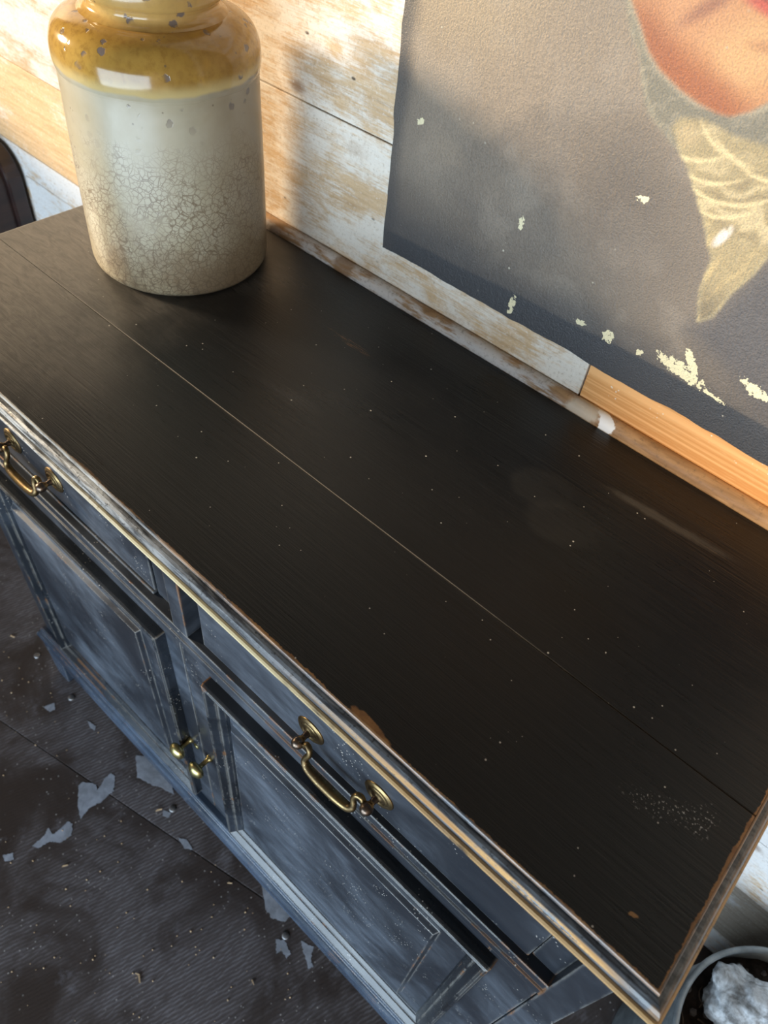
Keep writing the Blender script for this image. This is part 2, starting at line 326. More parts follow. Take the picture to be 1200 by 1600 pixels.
def mat_floor():
    g = G('dark_painted_plywood'); c = g.shift(g.obj(), 3.0)
    cl = g.noise(c, 5, 6, 0.65, 0.5); med = g.noise(c, 22, 5, 0.65)
    saw = g.node('ShaderNodeTexWave', {'wave_type': 'BANDS', 'bands_direction': 'X'}, {'Vector': g.mapv(c, (1, 1, 1), (0, 0, 0), (0, 0, 0.35)), 'Scale': 48.0, 'Distortion': 2.5, 'Detail': 3.0, 'Detail Scale': 1.2}).outputs['Fac']
    gr = g.noise(g.mapv(c, (260, 22, 1), (0, 0, 0), (0, 0, 0.35)), 1.0, 3, 0.6)
    col = g.mix(g.mr(cl, 0.35, 0.66), (0.036, 0.026, 0.023), (0.082, 0.070, 0.072))
    rub = g.m_('MULTIPLY', g.mr(g.m_('ADD', g.m_('MULTIPLY', gr, 0.78), g.m_('MULTIPLY', saw, 0.22)), 0.42, 0.72), g.mr(cl, 0.42, 0.62))
    col = g.mix(g.m_('MULTIPLY', rub, 0.8), col, (0.19, 0.18, 0.20))
    col = g.mix(g.mr(med, 0.60, 0.74, 0, 0.5), col, (0.16, 0.155, 0.18))
    sc = g.noise(g.mapv(c, (140, 3.5, 1), (0, 0, 0), (0, 0, -0.5)), 1.0, 2, 0.5)
    col = g.mix(g.mr(sc, 0.70, 0.76, 0, 0.4), col, (0.16, 0.15, 0.155))
    sp = g.m_('MULTIPLY', g.mr(g.voro(c, 85), 0.15, 0.08), g.mr(g.noise(c, 9, 3), 0.44, 0.56))
    col = g.mix(g.m_('MULTIPLY', sp, 0.75), col, (0.42, 0.40, 0.39))
    return g.fin(col, g.mr(cl, 0.3, 0.7, 0.42, 0.62), g.bump(g.m_('ADD', gr, g.m_('ADD', med, g.m_('MULTIPLY', saw, 0.2))), 0.3, 0.0015), 0.45)
M['floor'] = mat_floor()

def mat_simple(name, a, b, scale=20, rough=0.6, spec=0.4, bump=0.3, metal=0.0, axis=(1,1,1)):
    g = G(name); c = g.obj()
    n = g.noise(g.mapv(c, axis), scale, 5, 0.65, 0.3)
    return g.fin(g.mix(g.mr(n, 0.32, 0.68), a, b), rough, g.bump(n, bump, 0.002), spec, metal)
M['patch'] = mat_simple('flaked_grey_primer', (0.33, 0.36, 0.43), (0.22, 0.24, 0.28), 50, 0.5)
M['chip'] = mat_simple('pale_wood_chip', (0.62, 0.45, 0.28), (0.45, 0.30, 0.17), 80, 0.7)
M['dark_wood'] = mat_simple('dark_mahogany', (0.030, 0.013, 0.010), (0.012, 0.006, 0.006), 8, 0.35, 0.5, 0.1, 0.0, (1, 1, 6))
M['raw'] = mat_simple('bare_carcass_wood', (0.05, 0.032, 0.02), (0.025, 0.017, 0.012), 10, 0.7, 0.3, 0.2, 0.0, (1, 6, 6))
M['ceiling'] = mat_simple('ceiling_planks', (0.20, 0.15, 0.10), (0.13, 0.09, 0.06), 4, 0.8, 0.2, 0.2, 0.0, (1, 8, 1))
M['room'] = mat_simple('room_side_planks', (0.42, 0.33, 0.23), (0.30, 0.22, 0.15), 4, 0.8, 0.2, 0.2, 0.0, (1, 1, 8))
M['zinc'] = mat_simple('weathered_zinc', (0.34, 0.37, 0.39), (0.17, 0.19, 0.20), 14, 0.5, 0.5, 0.35, 0.55)
M['soil'] = mat_simple('dry_soil', (0.035, 0.026, 0.022), (0.012, 0.009, 0.008), 60, 0.9, 0.2, 0.8)
M['root'] = mat_simple('dry_roots', (0.12, 0.085, 0.06), (0.05, 0.035, 0.026), 60, 0.85, 0.2, 0.3)
M['pebble'] = mat_simple('grit', (0.16, 0.14, 0.13), (0.06, 0.05, 0.05), 90, 0.8, 0.3, 0.3)
M['rock'] = mat_simple('chalky_stone', (0.84, 0.89, 0.95), (0.14, 0.14, 0.14), 30, 0.8, 0.3, 1.0)

def mat_canvas():
    g = G('oil_paint_on_canvas'); c = g.obj()
    col = g.node('ShaderNodeAttribute', {'attribute_name': 'paint'}); flake = col.outputs['Alpha']; col = col.outputs['Color']
    n = g.noise(c, 260, 5, 0.7); st = g.noise(g.mapv(c, (1.0, 1, 0.35), (0, 0, 0), (0, 0.6, 0)), 95, 5, 0.7)
    weave = g.noise(c, 520, 2, 0.5)
    sp = g.m_('MULTIPLY', g.mr(g.voro(c, 55), 0.10, 0.05), g.mr(g.noise(c, 14, 3), 0.54, 0.62))
    col = g.mix(g.m_('MULTIPLY', sp, 0.8), col, (0.62, 0.57, 0.45))
    fl = g.mr(g.m_('ADD', flake, g.m_('MULTIPLY', g.m_('SUBTRACT', g.noise(c, 210, 4, 0.65), 0.5), 2.6)), 0.62, 0.72)
    fl = g.m_('MULTIPLY', fl, g.mr(flake, 0.02, 0.2))
    col = g.mix(g.mr(weave, 0.35, 0.7, 0.0, 0.22), col, (0.02, 0.02, 0.02))
    col = g.mix(fl, col, (0.70, 0.62, 0.40))
    h = g.m_('ADD', g.m_('MULTIPLY', n, 0.6), g.m_('ADD', g.m_('MULTIPLY', st, 0.5), g.m_('MULTIPLY', weave, 0.4)))
    return g.fin(col, g.mr(st, 0.3, 0.7, 0.38, 0.52), g.bump(h, 0.75, 0.0016), 0.45)
M['canvas'] = mat_canvas()
M['canvas_edge'] = mat_simple('frayed_canvas_edge', (0.36, 0.33, 0.28), (0.08, 0.075, 0.07), 90, 0.8)

# ------------------------------------------------------------------ object helpers
BASE = {}
def tag(o, label=None, cat=None, group=None, kind=None):
    if label: o['label'] = label
    if cat: o['category'] = cat
    if group: o['group'] = group
    if kind: o['kind'] = kind
    return o
def empty(name, base, label=None, cat=None, group=None, kind=None):
    o = bpy.data.objects.new(name, None); COL.objects.link(o)
    o.empty_display_size = 0.1
    o.location = (base[0], base[1], base[2] + T); BASE[o.name] = Vector(base)
    return tag(o, label, cat, group, kind)
def mk(name, verts, faces, mat, parent=None, base=None, smooth=False, bevel=0.0, seg=2, uvs=None):
    if parent is not None: base = BASE[parent.name]
    elif base is None:
        a = np.array(verts); base = Vector(((a[:,0].min()+a[:,0].max())/2, (a[:,1].min()+a[:,1].max())/2, a[:,2].min()))
    base = Vector(base)
    me = bpy.data.meshes.new(name)
    me.from_pydata([(v[0]-base[0], v[1]-base[1], v[2]-base[2]) for v in verts], [], faces)
    if uvs is not None:
        l = me.uv_layers.new(name='UVMap')
        for lp in me.loops: l.data[lp.index].uv = uvs[lp.vertex_index]
    bm = bmesh.new(); bm.from_mesh(me); bmesh.ops.recalc_face_normals(bm, faces=bm.faces); bm.to_mesh(me); bm.free()
    if smooth: me.polygons.foreach_set('use_smooth', [True]*len(me.polygons))
    me.materials.append(M[mat])
    o = bpy.data.objects.new(name, me); COL.objects.link(o)
    BASE[o.name] = base
    if parent is not None: o.parent = parent
    else: o.location = (base[0], base[1], base[2] + T)
    if bevel:
        b = o.modifiers.new('bevel', 'BEVEL'); b.width = bevel; b.segments = seg; b.limit_method = 'ANGLE'; b.angle_limit = 0.6
        for p in me.polygons: p.use_smooth = False
    return o
def box_vf(x0, x1, y0, y1, z0, z1):
    v = [(x, y, z) for z in (z0, z1) for y in (y0, y1) for x in (x0, x1)]
    f = [(0,2,3,1), (4,5,7,6), (0,1,5,4), (2,6,7,3), (0,4,6,2), (1,3,7,5)]
    return v, f
def box(name, x0, x1, y0, y1, z0, z1, mat, parent=None, bevel=0.001, **k):
    v, f = box_vf(x0, x1, y0, y1, z0, z1)
    return mk(name, v, f, mat, parent, bevel=bevel, **k)
def join(parts):
    V, F = [], []
    for v, f in parts:
        n = len(V); V += list(v); F += [tuple(i+n for i in q) for q in f]
    return V, F
def lathe(prof, c, axis='Z', seg=64, close=True):
    """prof: (radius, distance along the axis); axis 'Y' points towards -Y"""
    V, F = [], []; n = len(prof)
    for i in range(seg):
        a = 2*math.pi*i/seg
        for r, h in prof:
            if axis == 'Z': V.append((c[0]+r*math.cos(a), c[1]+r*math.sin(a), c[2]+h))
            else: V.append((c[0]+r*math.cos(a), c[1]-h, c[2]+r*math.sin(a)))
    for i in range(seg):
        j = (i+1) % seg
        for k in range(n-1): F.append((i*n+k, j*n+k, j*n+k+1, i*n+k+1))
    return V, F
def spline(pts, n=6):
    P = [Vector(p) for p in pts]; P = [2*P[0]-P[1]] + P + [2*P[-1]-P[-2]]; out = []
    for i in range(1, len(P)-2):
        for k in range(n):
            t = k/n; a, b, c, d = P[i-1], P[i], P[i+1], P[i+2]
            out.append(0.5*((2*b) + (c-a)*t + (2*a-5*b+4*c-d)*t*t + (-a+3*b-3*c+d)*t**3))
    return out + [P[-2]]
def tube(path, rad, seg=10, flat=(1.0, 1.0)):
    V, F = [], []; n = len(path); up = Vector((0.02, 0.03, 1))
    for i, p in enumerate(path):
        d = (path[min(i+1, n-1)] - path[max(i-1, 0)]).normalized()
        a = d.cross(up); a = a.normalized() if a.length > 1e-4 else Vector((1, 0, 0)); b = d.cross(a).normalized()
        r = rad(i/(n-1)) if callable(rad) else rad
        for k in range(seg):
            t = 2*math.pi*k/seg; q = p + a*(r*math.cos(t)*flat[0]) + b*(r*math.sin(t)*flat[1]); V.append(tuple(q))
    for i in range(n-1):
        for k in range(seg):
            F.append((i*seg+k, i*seg+(k+1) % seg, (i+1)*seg+(k+1) % seg, (i+1)*seg+k))
    F.append(tuple(range(seg))); F.append(tuple((n-1)*seg+k for k in range(seg)))
    return V, F

# ------------------------------------------------------------------ the room
rng = random.Random(4)
WY = 0.498
wall = empty('wall_back', (0, WY, -T), kind='structure')
def board(x0, x1, z0, z1, mat, dy=0.0, th=0.02, vertical=False):
    g = 0.0009
    return box('board', x0+g, x1-g, WY+dy, WY+dy+th, z0+g, z1-g, mat, wall, bevel=0.0012)
rows = [0.010, 0.198, 0.388, 0.575, 0.765, 0.95, 1.14, 1.32, 1.545]
seamx = {0.198: (-1.62, -0.30), 0.388: (-0.9,), 0.575: (-1.5, -0.2), 0.765: (-0.7,), 0.95: (-1.3,), 1.14: (-0.4,), 1.32: (-1.1,)}
for i in range(len(rows)-1):
    z0, z1 = rows[i], rows[i+1]
    xs = [-2.54] + list(seamx.get(z0, ())) + [1.5]
    if i == 0: xs = [-2.54, -1.30, -0.3885, 1.5]
    for k in range(len(xs)-1):
        mt = 'board'
        if i == 0 and k == 2: mt = 'pine'
        board(xs[k], xs[k+1], z0, z1, mt, rng.uniform(-0.0008, 0.0012))
# lower rows, left of and behind the sideboard
board(-2.54, -0.95, -0.172, 0.010, 'board_honey', 0.0005)
board(-0.95, 1.5, -0.172, 0.010, 'board')
board(-1.7468, -0.6, -0.234, -0.172, 'board_white', 0.0)
board(-0.6, 1.5, -0.234, -0.172, 'board_grey', 0.0)
board(-1.7468, 1.5, -0.40, -0.234, 'board_white', 0.0008)
for z0, z1, mt in ((-0.545, -0.40, 'board_white'), (-0.70, -0.545, 'board_white'), (-0.873, -0.70, 'board_grey'), (-0.9545, -0.873, 'board_white')):
    board(-1.7468, 1.5, z0, z1, mt, rng.uniform(0, 0.002))
board(-1.90, -1.7468, -0.9545, -0.172, 'board_white', 0.001)
board(-2.54, -1.90, -0.9545, -0.172, 'board_white', 0.001)
box('backing', -2.54, 1.5, WY+0.024, WY+0.05, -T, 1.545, 'raw', wall, bevel=0)

# half-round dado bead that starts behind the jar
pr = [(0.4962, 0.0040), (0.4962, 0.0148), (0.4925, 0.0156), (0.4875, 0.0145), (0.4835, 0.0115), (0.4812, 0.007), (0.4808, 0.002), (0.4812, -0.004), (0.484, -0.009), (0.498, -0.011)]
V, F = [], []; nx = 60; n = len(pr)
for i in range(nx+1):
    x = -1.05 + (1.5+1.05)*i/nx
    for y, z in pr:
        q = 0.0008*mnoise.noise(Vector((x*6, y*20, z*20)))
        V.append((x, y+q if y < 0.497 else y, z + 0.0006*mnoise.noise(Vector((x*3, 5, 1)))))
for i in range(nx):
    for k in range(n-1): F.append((i*n+k, (i+1)*n+k, (i+1)*n+k+1, i*n+k+1))
F.append(tuple(range(n))); F.append(tuple(nx*n+k for k in range(n)))
tag(mk('trim_1', V, F, 'trim', smooth=True, base=(0, 0, 0)), kind='structure')

# floor: painted plywood sheets meeting on a skewed seam
floor = empty('floor', (0, 0, -T), kind='structure')
ang = math.atan2(0.133, 0.59); ux, uy = math.cos(ang), math.sin(ang); P0 = (-0.7912, -0.0951)
def sheet(a0, a1, b0, b1, top):
    v = []
    for z in (-T-0.02, -T+top):
        for b in (b0, b1):
            for a in (a0, a1): v.append((P0[0]+a*ux-b*uy, P0[1]+a*uy+b*ux, z))
    f = [(0,2,3,1), (4,5,7,6), (0,1,5,4), (2,6,7,3), (0,4,6,2), (1,3,7,5)]
    return mk('plywood_sheet', v, f, 'floor', floor, bevel=0.0015)
g = 0.0003
sheet(-0.64+g, 3.2, 0+g, 1.4, -0.0002); sheet(-3.4, -0.64-g, 0+g, 1.9, -0.0012)
sheet(-1.3+g, 2.2, -1.22, 0-g, 0.0); sheet(-3.4, -1.3-g, -1.22, 0-g, -0.0008)
sheet(-3.4, 0.4, -2.9, -1.222, -0.0005); sheet(0.4+g, 3.2, -2.9, -1.222, 0.0)
box('subfloor', -4.2, 2.6, -3.4, 1.2, -T-0.06, -T-0.021, 'raw', floor, bevel=0)

# the rest of the room
box('ceiling', -4.0, 1.6, -2.7, 0.55, 1.55, 1.60, 'ceiling', bevel=0)['kind'] = 'structure'
box('wall_right', 1.5, 1.56, -2.7, 0.55, -T, 1.55, 'room', bevel=0)['kind'] = 'structure'

# side wall with the window the low sun comes through
wl = empty('wall_left', (-2.56, -1.0, -T), kind='structure')
for nm, y0, y1, z0, z1 in (('panelling', -2.7, -0.78, -T, 1.55), ('panelling', 0.45, 0.55, -T, 1.55), ('panelling', -0.78, 0.45, -T, 0.08), ('panelling', -0.78, 0.45, 1.15, 1.55)):
    box(nm, -2.60, -2.54, y0, y1, z0, z1, 'room', wl, bevel=0)
# ------------------------------------------------------------------ sideboard
L, D, YJ = 1.1624, 0.480, 0.1681
X0, X1 = -1.105, -0.0125           # carcass sides
sb = empty('sideboard', (-0.56, 0.24, -T), 'long black-painted wooden sideboard with two drawers and two panelled doors', 'sideboard')
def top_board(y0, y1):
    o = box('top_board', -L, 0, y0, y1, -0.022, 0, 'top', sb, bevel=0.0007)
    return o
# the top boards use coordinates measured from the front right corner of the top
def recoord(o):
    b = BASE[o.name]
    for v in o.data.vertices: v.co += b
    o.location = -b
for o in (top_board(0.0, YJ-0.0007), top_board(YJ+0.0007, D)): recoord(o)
# moulded edge round front and both ends
prof = [(0, -0.0002), (0.0012, -0.0006), (0.0019, -0.0018), (0.0021, -0.0042), (0.0016, -0.0056), (0.0032, -0.0056), (0.0060, -0.0064), (0.0088, -0.0084),
        (0.0106, -0.0112), (0.0114, -0.0142), (0.0112, -0.0166), (0.0094, -0.0178), (0.0094, -0.0190), (0.0132, -0.0194), (0.0150, -0.0208), (0.0154, -0.0226), (0.0146, -0.0243), (0.0120, -0.0252), (-0.018, -0.0252), (-0.018, -0.0215)]
vv = [0]
for a, b in zip(prof, prof[1:]): vv.append(vv[-1] + math.hypot(b[0]-a[0], b[1]-a[1]))
tot = vv[17]
V, F, UV = [], [], []; path = [(-L, D, -1, 0), (-L, 0, -1, -1)]
for i in range(1, 40): path.append((-L + L*i/40, 0, 0, -1))
path += [(0, 0, 1, -1)]
for i in range(1, 14): path.append((0, D*i/14, 1, 0))
path += [(0, D, 1, 0)]
s = 0; pp = None
for x, y, nx_, ny_ in path:
    if pp: s += math.hypot(x-pp[0], y-pp[1])
    pp = (x, y)
    wob = 0.0004*mnoise.noise(Vector((x*9, y*9, 0)))
    for (o_, z), q in zip(prof, vv):
        V.append((x+nx_*(o_+wob), y+ny_*(o_+wob), z)); UV.append((s, q/tot))
n = len(prof)
for i in range(len(path)-1):
    for k in range(n-1): F.append((i*n+k, (i+1)*n+k, (i+1)*n+k+1, i*n+k+1))
em = mk('edge_moulding', V, F, 'edge', sb, uvs=UV); recoord(em)
em['label'] = 'moulded table edge rubbed through to golden wood'

# carcass
YC = 0.0
box('side_panel', X1-0.018, X1, YC+0.018, 0.465, -T+0.03, -0.0255, 'black', sb)
box('side_panel', X0, X0+0.018, YC+0.018, 0.465, -T+0.03, -0.0255, 'black', sb)
box('back_panel', X0+0.018, X1-0.018, 0.452, 0.462, -0.87, -0.0255, 'raw', sb, bevel=0)
box('bottom_panel', X0+0.018, X1-0.018, 0.03, 0.452, -0.86, -0.845, 'raw', sb, bevel=0)
box('stile', X1-0.0285, X1, YC, YC+0.018, -0.795, -0.0255, 'black', sb, bevel=0.0012)
box('stile', X0, X0+0.0285, YC, YC+0.018, -0.795, -0.0255, 'black', sb, bevel=0.0012)
box('mullion', -0.578, -0.552, YC, YC+0.07, -0.175, -0.0255, 'black', sb, bevel=0.0012)
RT, RB = -0.175, -0.213
# drawer rail with a bead along its lower edge
rp = [(0.03, RT), (YC+0.001, RT), (YC, RT-0.001), (YC, -0.1905), (YC+0.0016, -0.1915), (YC+0.0016, -0.193), (YC-0.0012, -0.1945), (YC-0.0012, -0.2075), (YC+0.001, RB), (0.03, RB)]
V = [(x, y, z) for x in (X0+0.0285, X1-0.0285) for y, z in rp]; n = len(rp)
F = [(k, (k+1) % n, n+(k+1) % n, n+k) for k in range(n)] + [tuple(range(n)), tuple(n+k for k in range(n))]
mk('drawer_rail', V, F, 'black_h', sb)

def rose_vf(c):
    return lathe([(0.0, 0.0056), (0.004, 0.0056), (0.006, 0.0044), (0.0075, 0.003), (0.0098, 0.0034), (0.0108, 0.0044), (0.0120, 0.0032), (0.0138, 0.0026), (0.0150, 0.0032), (0.0160, 0.0022), (0.0178, 0.0016), (0.0187, 0.0009), (0.0187, 0.0)], c, 'Y', 40)
def drawer(x0, x1, yf, hx, zc, bead):
    d = box('drawer', x0, x1, yf, yf+0.018, -0.169 if bead else -0.1742, -0.0275, 'black_h', sb, bevel=0.0015)
    box('drawer_box', x0+0.012, x1-0.012, yf+0.018, 0.42, -0.165, -0.05, 'raw', d, bevel=0)
    if bead: box('lower_bead', x0, x1, yf-0.003, yf+0.006, -0.1745, -0.1692, 'black_h', d, bevel=0.0012)
    for s_ in (-1, 1):
        c = (hx + s_*0.0475, yf, zc)
        v, f = rose_vf(c); mk('handle_rose', v, f, 'brass', d, smooth=True)
        v, f = lathe([(0.0, 0.0255), (0.003, 0.0250), (0.0056, 0.0228), (0.0070, 0.0195), (0.0070, 0.0170), (0.0056, 0.0140), (0.0036, 0.0122), (0.0034, 0.009), (0.0042, 0.0066), (0.0046, 0.004)], c, 'Y', 24)
        mk('handle_post', v, f, 'brass_dark', d, smooth=True)
    yb = yf - 0.018
    h = [(0.0405, 0.002, 0.0015), (0.0370, 0.0022, 0.0050), (0.0325, 0.001, 0.0035), (0.0310, -0.001, -0.0035), (0.0335, -0.003, -0.0110), (0.0330, -0.0045, -0.0180), (0.0270, -0.0055, -0.0230), (0.014, -0.006, -0.0252), (0.0, -0.006, -0.0258)]
    pts = [(hx-a, yb+b, zc+c_) for a, b, c_ in h] + [(hx+a, yb+b, zc+c_) for a, b, c_ in h[-2::-1]]
    v, f = tube(spline(pts, 6), lambda t: 0.0034 + 0.0026*max(0, math.sin(math.pi*min(1, max(0, (t-0.27)/0.46))))**0.8, 12)
    mk('bail_handle', v, f, 'brass', d, smooth=True)
    return d
d1 = drawer(-1.0755, -0.627, 0.012, -0.8685, -0.1255, True)
d1['label'] = 'drawer with a brass swan-neck handle, left of the mullion'
d2 = drawer(-0.5315, -0.069, 0.0075, -0.3075, -0.1315, False)
d2['label'] = 'drawer with a brass swan-neck handle, right of the mullion'
box('drawer_guide', -0.6245, -0.578, 0.0145, 0.035, -0.175, -0.0255, 'black', sb)
box('drawer_guide', -0.0675, -0.041, 0.0125, 0.035, -0.175, -0.0255, 'black', sb)

# doors
def moulding_piece(corner_fn, prof, parent):
    V = []; n = len(prof)
    for end in (0, 1):
        for d_, y in prof: V.append(corner_fn(d_, y, end))
    F = [(k, k+1, n+k+1, n+k) for k in range(n-1)] + [tuple(range(n)), tuple(n+k for k in range(n))]
    return mk('moulding', V, F, 'mould', parent)
MP = [(0, 0.004), (0, -0.0095), (0.0012, -0.0130), (0.004, -0.0145), (0.0068, -0.0140), (0.0085, -0.0126), (0.0150, -0.0066), (0.0156, -0.0048), (0.0172, -0.0048), (0.0188, -0.0036), (0.0230, 0.0006), (0.0235, 0.0020), (0.0250, 0.004)]
def door(x0, x1, mx0, mx1, mz0, mz1, fx0, fx1, fz0, fz1, knob):
    yd = 0.002; z0, z1 = -0.781, -0.2155
    root = box('door', x0, mx0+0.012, yd, yd+0.02, z0, z1, 'black', sb, bevel=0.0012)       # hanging / left stile
    box('door_stile', mx1-0.012, x1, yd, yd+0.02, z0, z1, 'black', root, bevel=0.0012)
    box('door_rail', mx0+0.012, mx1-0.012, yd+0.0003, yd+0.02, mz1-0.012, z1, 'black_h', root, bevel=0.0008)
    box('door_rail', mx0+0.012, mx1-0.012, yd+0.0003, yd+0.02, z0, mz0+0.012, 'black_h', root, bevel=0.0008)
    # fielded panel
    yp, yf, bv = 0.0045, -0.0025, 0.004
    V = [(mx0+0.01, yp, mz0+0.01), (mx1-0.01, yp, mz0+0.01), (mx1-0.01, yp, mz1-0.01), (mx0+0.01, yp, mz1-0.01),
         (fx0-bv, yp, fz0-bv), (fx1+bv, yp, fz0-bv), (fx1+bv, yp, fz1+bv), (fx0-bv, yp, fz1+bv),
         (fx0, yf, fz0), (fx1, yf, fz0), (fx1, yf, fz1), (fx0, yf, fz1),
         (mx0+0.01, yp+0.01, mz0+0.01), (mx1-0.01, yp+0.01, mz0+0.01), (mx1-0.01, yp+0.01, mz1-0.01), (mx0+0.01, yp+0.01, mz1-0.01)]
    F = []
    for a in (0, 4): F += [(a+k, a+(k+1) % 4, a+4+(k+1) % 4, a+4+k) for k in range(4)]
    F += [(8, 9, 10, 11), (15, 14, 13, 12)] + [(k, 12+k, 12+(k+1) % 4, (k+1) % 4) for k in range(4)]
    mk('panel', V, F, 'black', root, bevel=0.0006)
    moulding_piece(lambda d_, y, e: ((mx0+d_, mx1-d_)[e], y, mz1-d_), MP, root)
    moulding_piece(lambda d_, y, e: ((mx0+d_, mx1-d_)[e], y, mz0+d_), MP, root)
    moulding_piece(lambda d_, y, e: (mx0+d_, y, (mz0+d_, mz1-d_)[e]), MP, root)
    moulding_piece(lambda d_, y, e: (mx1-d_, y, (mz0+d_, mz1-d_)[e]), MP, root)
    c = (knob[0], yd, knob[1])
    v, f = lathe([(0.0, 0.0360), (0.0060, 0.0352), (0.0115, 0.0322), (0.0146, 0.0280), (0.0142, 0.0235), (0.0100, 0.0205), (0.0042, 0.0200), (0.0036, 0.0150), (0.0038, 0.0060), (0.0050, 0.0040), (0.0062, 0.0025), (0.0064, 0.0)], c, 'Y', 28)
    mk('knob', v, f, 'brass_bright', root, smooth=True)
    return root
a = door(-1.0760, -0.5755, -1.024, -0.607, -0.757, -0.228, -0.995, -0.684, -0.705, -0.315, (-0.6045, -0.541))
a['label'] = 'panelled door on the left'
v, f = lathe([(0.0, 0.0022), (0.004, 0.0022), (0.0055, 0.0012), (0.0058, 0.0)], (-0.5925, 0.002, -0.548), 'Y', 20)
mk('keyhole_escutcheon', v, f, 'brass_bright', a, smooth=True)
b = door(-0.5735, -0.0415, -0.520, -0.085, -0.757, -0.228, -0.486, -0.148, -0.705, -0.322, (-0.5590, -0.5375))
b['label'] = 'panelled door on the right, its moulding worn at the corner'

# plinth swept round three sides
PX0, PX1 = -1.1000, -0.0140
pl = [(-0.0, -0.783), (0.0115, -0.783), (0.0150, -0.7855), (0.0160, -0.7900), (0.0160, -0.7955), (0.0185, -0.7965), (0.0215, -0.7985), (0.0238, -0.8030), (0.0240, -0.8085), (0.0225, -0.8120), (0.0200, -0.8140), (0.0192, -0.868), (0.0180, -0.870), (0.0, -0.870)]
V, F = [], []; n = len(pl)
path = [(PX0, 0.465, -1, 0), (PX0, 0.004, -1, -1), (PX1, 0.004, 1, -1), (PX1, 0.465, 1, 0)]
for x, y, nx_, ny_ in path:
    for o_, z in pl: V.append((x+nx_*o_*(0.8 if nx_ else 1), y+ny_*o_, z))
for i in range(3):
    for k in range(n-1): F.append((i*n+k, (i+1)*n+k, (i+1)*n+k+1, i*n+k+1))
mk('plinth', V, F, 'plinth', sb, bevel=0.0008)
for sx in (0, 1):
    xa = PX0-0.014 if sx == 0 else PX1+0.014-0.056
    for yy in (-0.0150, 0.41):
        V = []
        for y0 in (yy, yy+0.05):
            xs = [(0, -0.8695), (0.056, -0.8695), (0.052, -0.90), (0.046, -0.9545), (0.006, -0.9545), (0.001, -0.90)]
            V += [(xa+x_, y0, z_) for x_, z_ in xs]
        F = [tuple(range(6)), tuple(6+k for k in range(6))] + [(k, (k+1) % 6, 6+(k+1) % 6, 6+k) for k in range(6)]
        mk('foot', V, F, 'plinth', sb, bevel=0.002)

# ------------------------------------------------------------------ stoneware jar
JC = (-0.9674, 0.3426, 0.0006)
jar = empty('stoneware_jar', JC, 'large cream stoneware jar with mustard-glazed shoulder standing on the sideboard', 'jar')
body = [(0.0, 0.0), (0.108, 0.0), (0.1150, 0.0018), (0.1192, 0.0068), (0.1208, 0.014), (0.1208, 0.06), (0.1202, 0.12), (0.1190, 0.18), (0.1178, 0.228), (0.1176, 0.240), (0.1181, 0.248)]
sh = [(0.1181, 0.248), (0.1196, 0.253), (0.1204, 0.260), (0.1200, 0.270), (0.1180, 0.280), (0.1135, 0.2895), (0.1060, 0.2970), (0.0960, 0.3020), (0.0880, 0.3045), (0.0835, 0.3050)]
neck = [(0.0835, 0.3050), (0.0815, 0.3065), (0.0795, 0.3080), (0.0765, 0.3095), (0.0745, 0.3130), (0.0742, 0.3180), (0.0765, 0.3205), (0.0800, 0.3225), (0.0815, 0.3270), (0.0815, 0.338), (0.0800, 0.348), (0.0770, 0.353), (0.0730, 0.354), (0.0690, 0.351), (0.0670, 0.344), (0.0670, 0.315), (0.080, 0.300), (0.108, 0.285), (0.112, 0.24), (0.113, 0.02), (0.0, 0.012)]
for nm, pf in (('body', body), ('glazed_shoulder', sh), ('neck_and_rim', neck)):
    sp_ = [(p.x, p.y) for p in spline([(r, z, 0) for r, z in pf], 4)] if nm == 'glazed_shoulder' else pf
    v, f = lathe(sp_, JC, 'Z', 128)
    mk(nm, v, f, 'jar', jar, smooth=True)

# ------------------------------------------------------------------ portrait canvas
def sstep(x, a, b):
    t = np.clip((x-a)/(b-a), 0, 1); return t*t*(3-2*t)
def poly_mask(X, Z, poly, soft):
    P = np.array(poly); inside = np.zeros(X.shape, bool); dist = np.full(X.shape, 9.0); n = len(P)
    for i in range(n):
        ax, az = P[i]; bx, bz = P[(i+1) % n]
        c = ((az > Z) != (bz > Z)) & (X < (bx-ax)*(Z-az)/((bz-az) if abs(bz-az) > 1e-9 else 1e-9) + ax); inside ^= c
        ex, ez = bx-ax, bz-az; t = np.clip(((X-ax)*ex + (Z-az)*ez)/(ex*ex+ez*ez+1e-12), 0, 1)
        dist = np.minimum(dist, np.hypot(X-ax-t*ex, Z-az-t*ez))
    return sstep(np.where(inside, dist, -dist), -soft, soft)
def ell(X, Z, cx, cz, rx, rz, rot=0, soft=0.5):
    c, s_ = math.cos(rot), math.sin(rot); dx, dz = X-cx, Z-cz
    return sstep(np.hypot((dx*c+dz*s_)/rx, (-dx*s_+dz*c)/rz), 1+soft, 1-soft)
PW0, PW1, PZ0, PZ1, PY = -0.7165, 0.035, 0.0690, 0.99, 0.4885
nu, nv = 330, 405
us = np.linspace(0, 1, nu); vs_ = np.linspace(0, 1, nv)
Uu, Vv = np.meshgrid(us, vs_)
rs = np.random.RandomState(3)
def fnoise(X, Z, f, seed):
    r = np.random.RandomState(seed); out = np.zeros_like(X)
    for k in range(4):
        for j in range(5):
            a_ = r.uniform(0, 6.283); fr = f*(2**k)*r.uniform(0.7, 1.3)
            out += np.sin((X*math.cos(a_)+Z*math.sin(a_))*fr*6.283 + r.uniform(0, 6.283))*0.5**k/3.2
    return out
Xg = PW0 + (PW1-PW0)*Uu; Zg = PZ0 + (PZ1-PZ0)*Vv
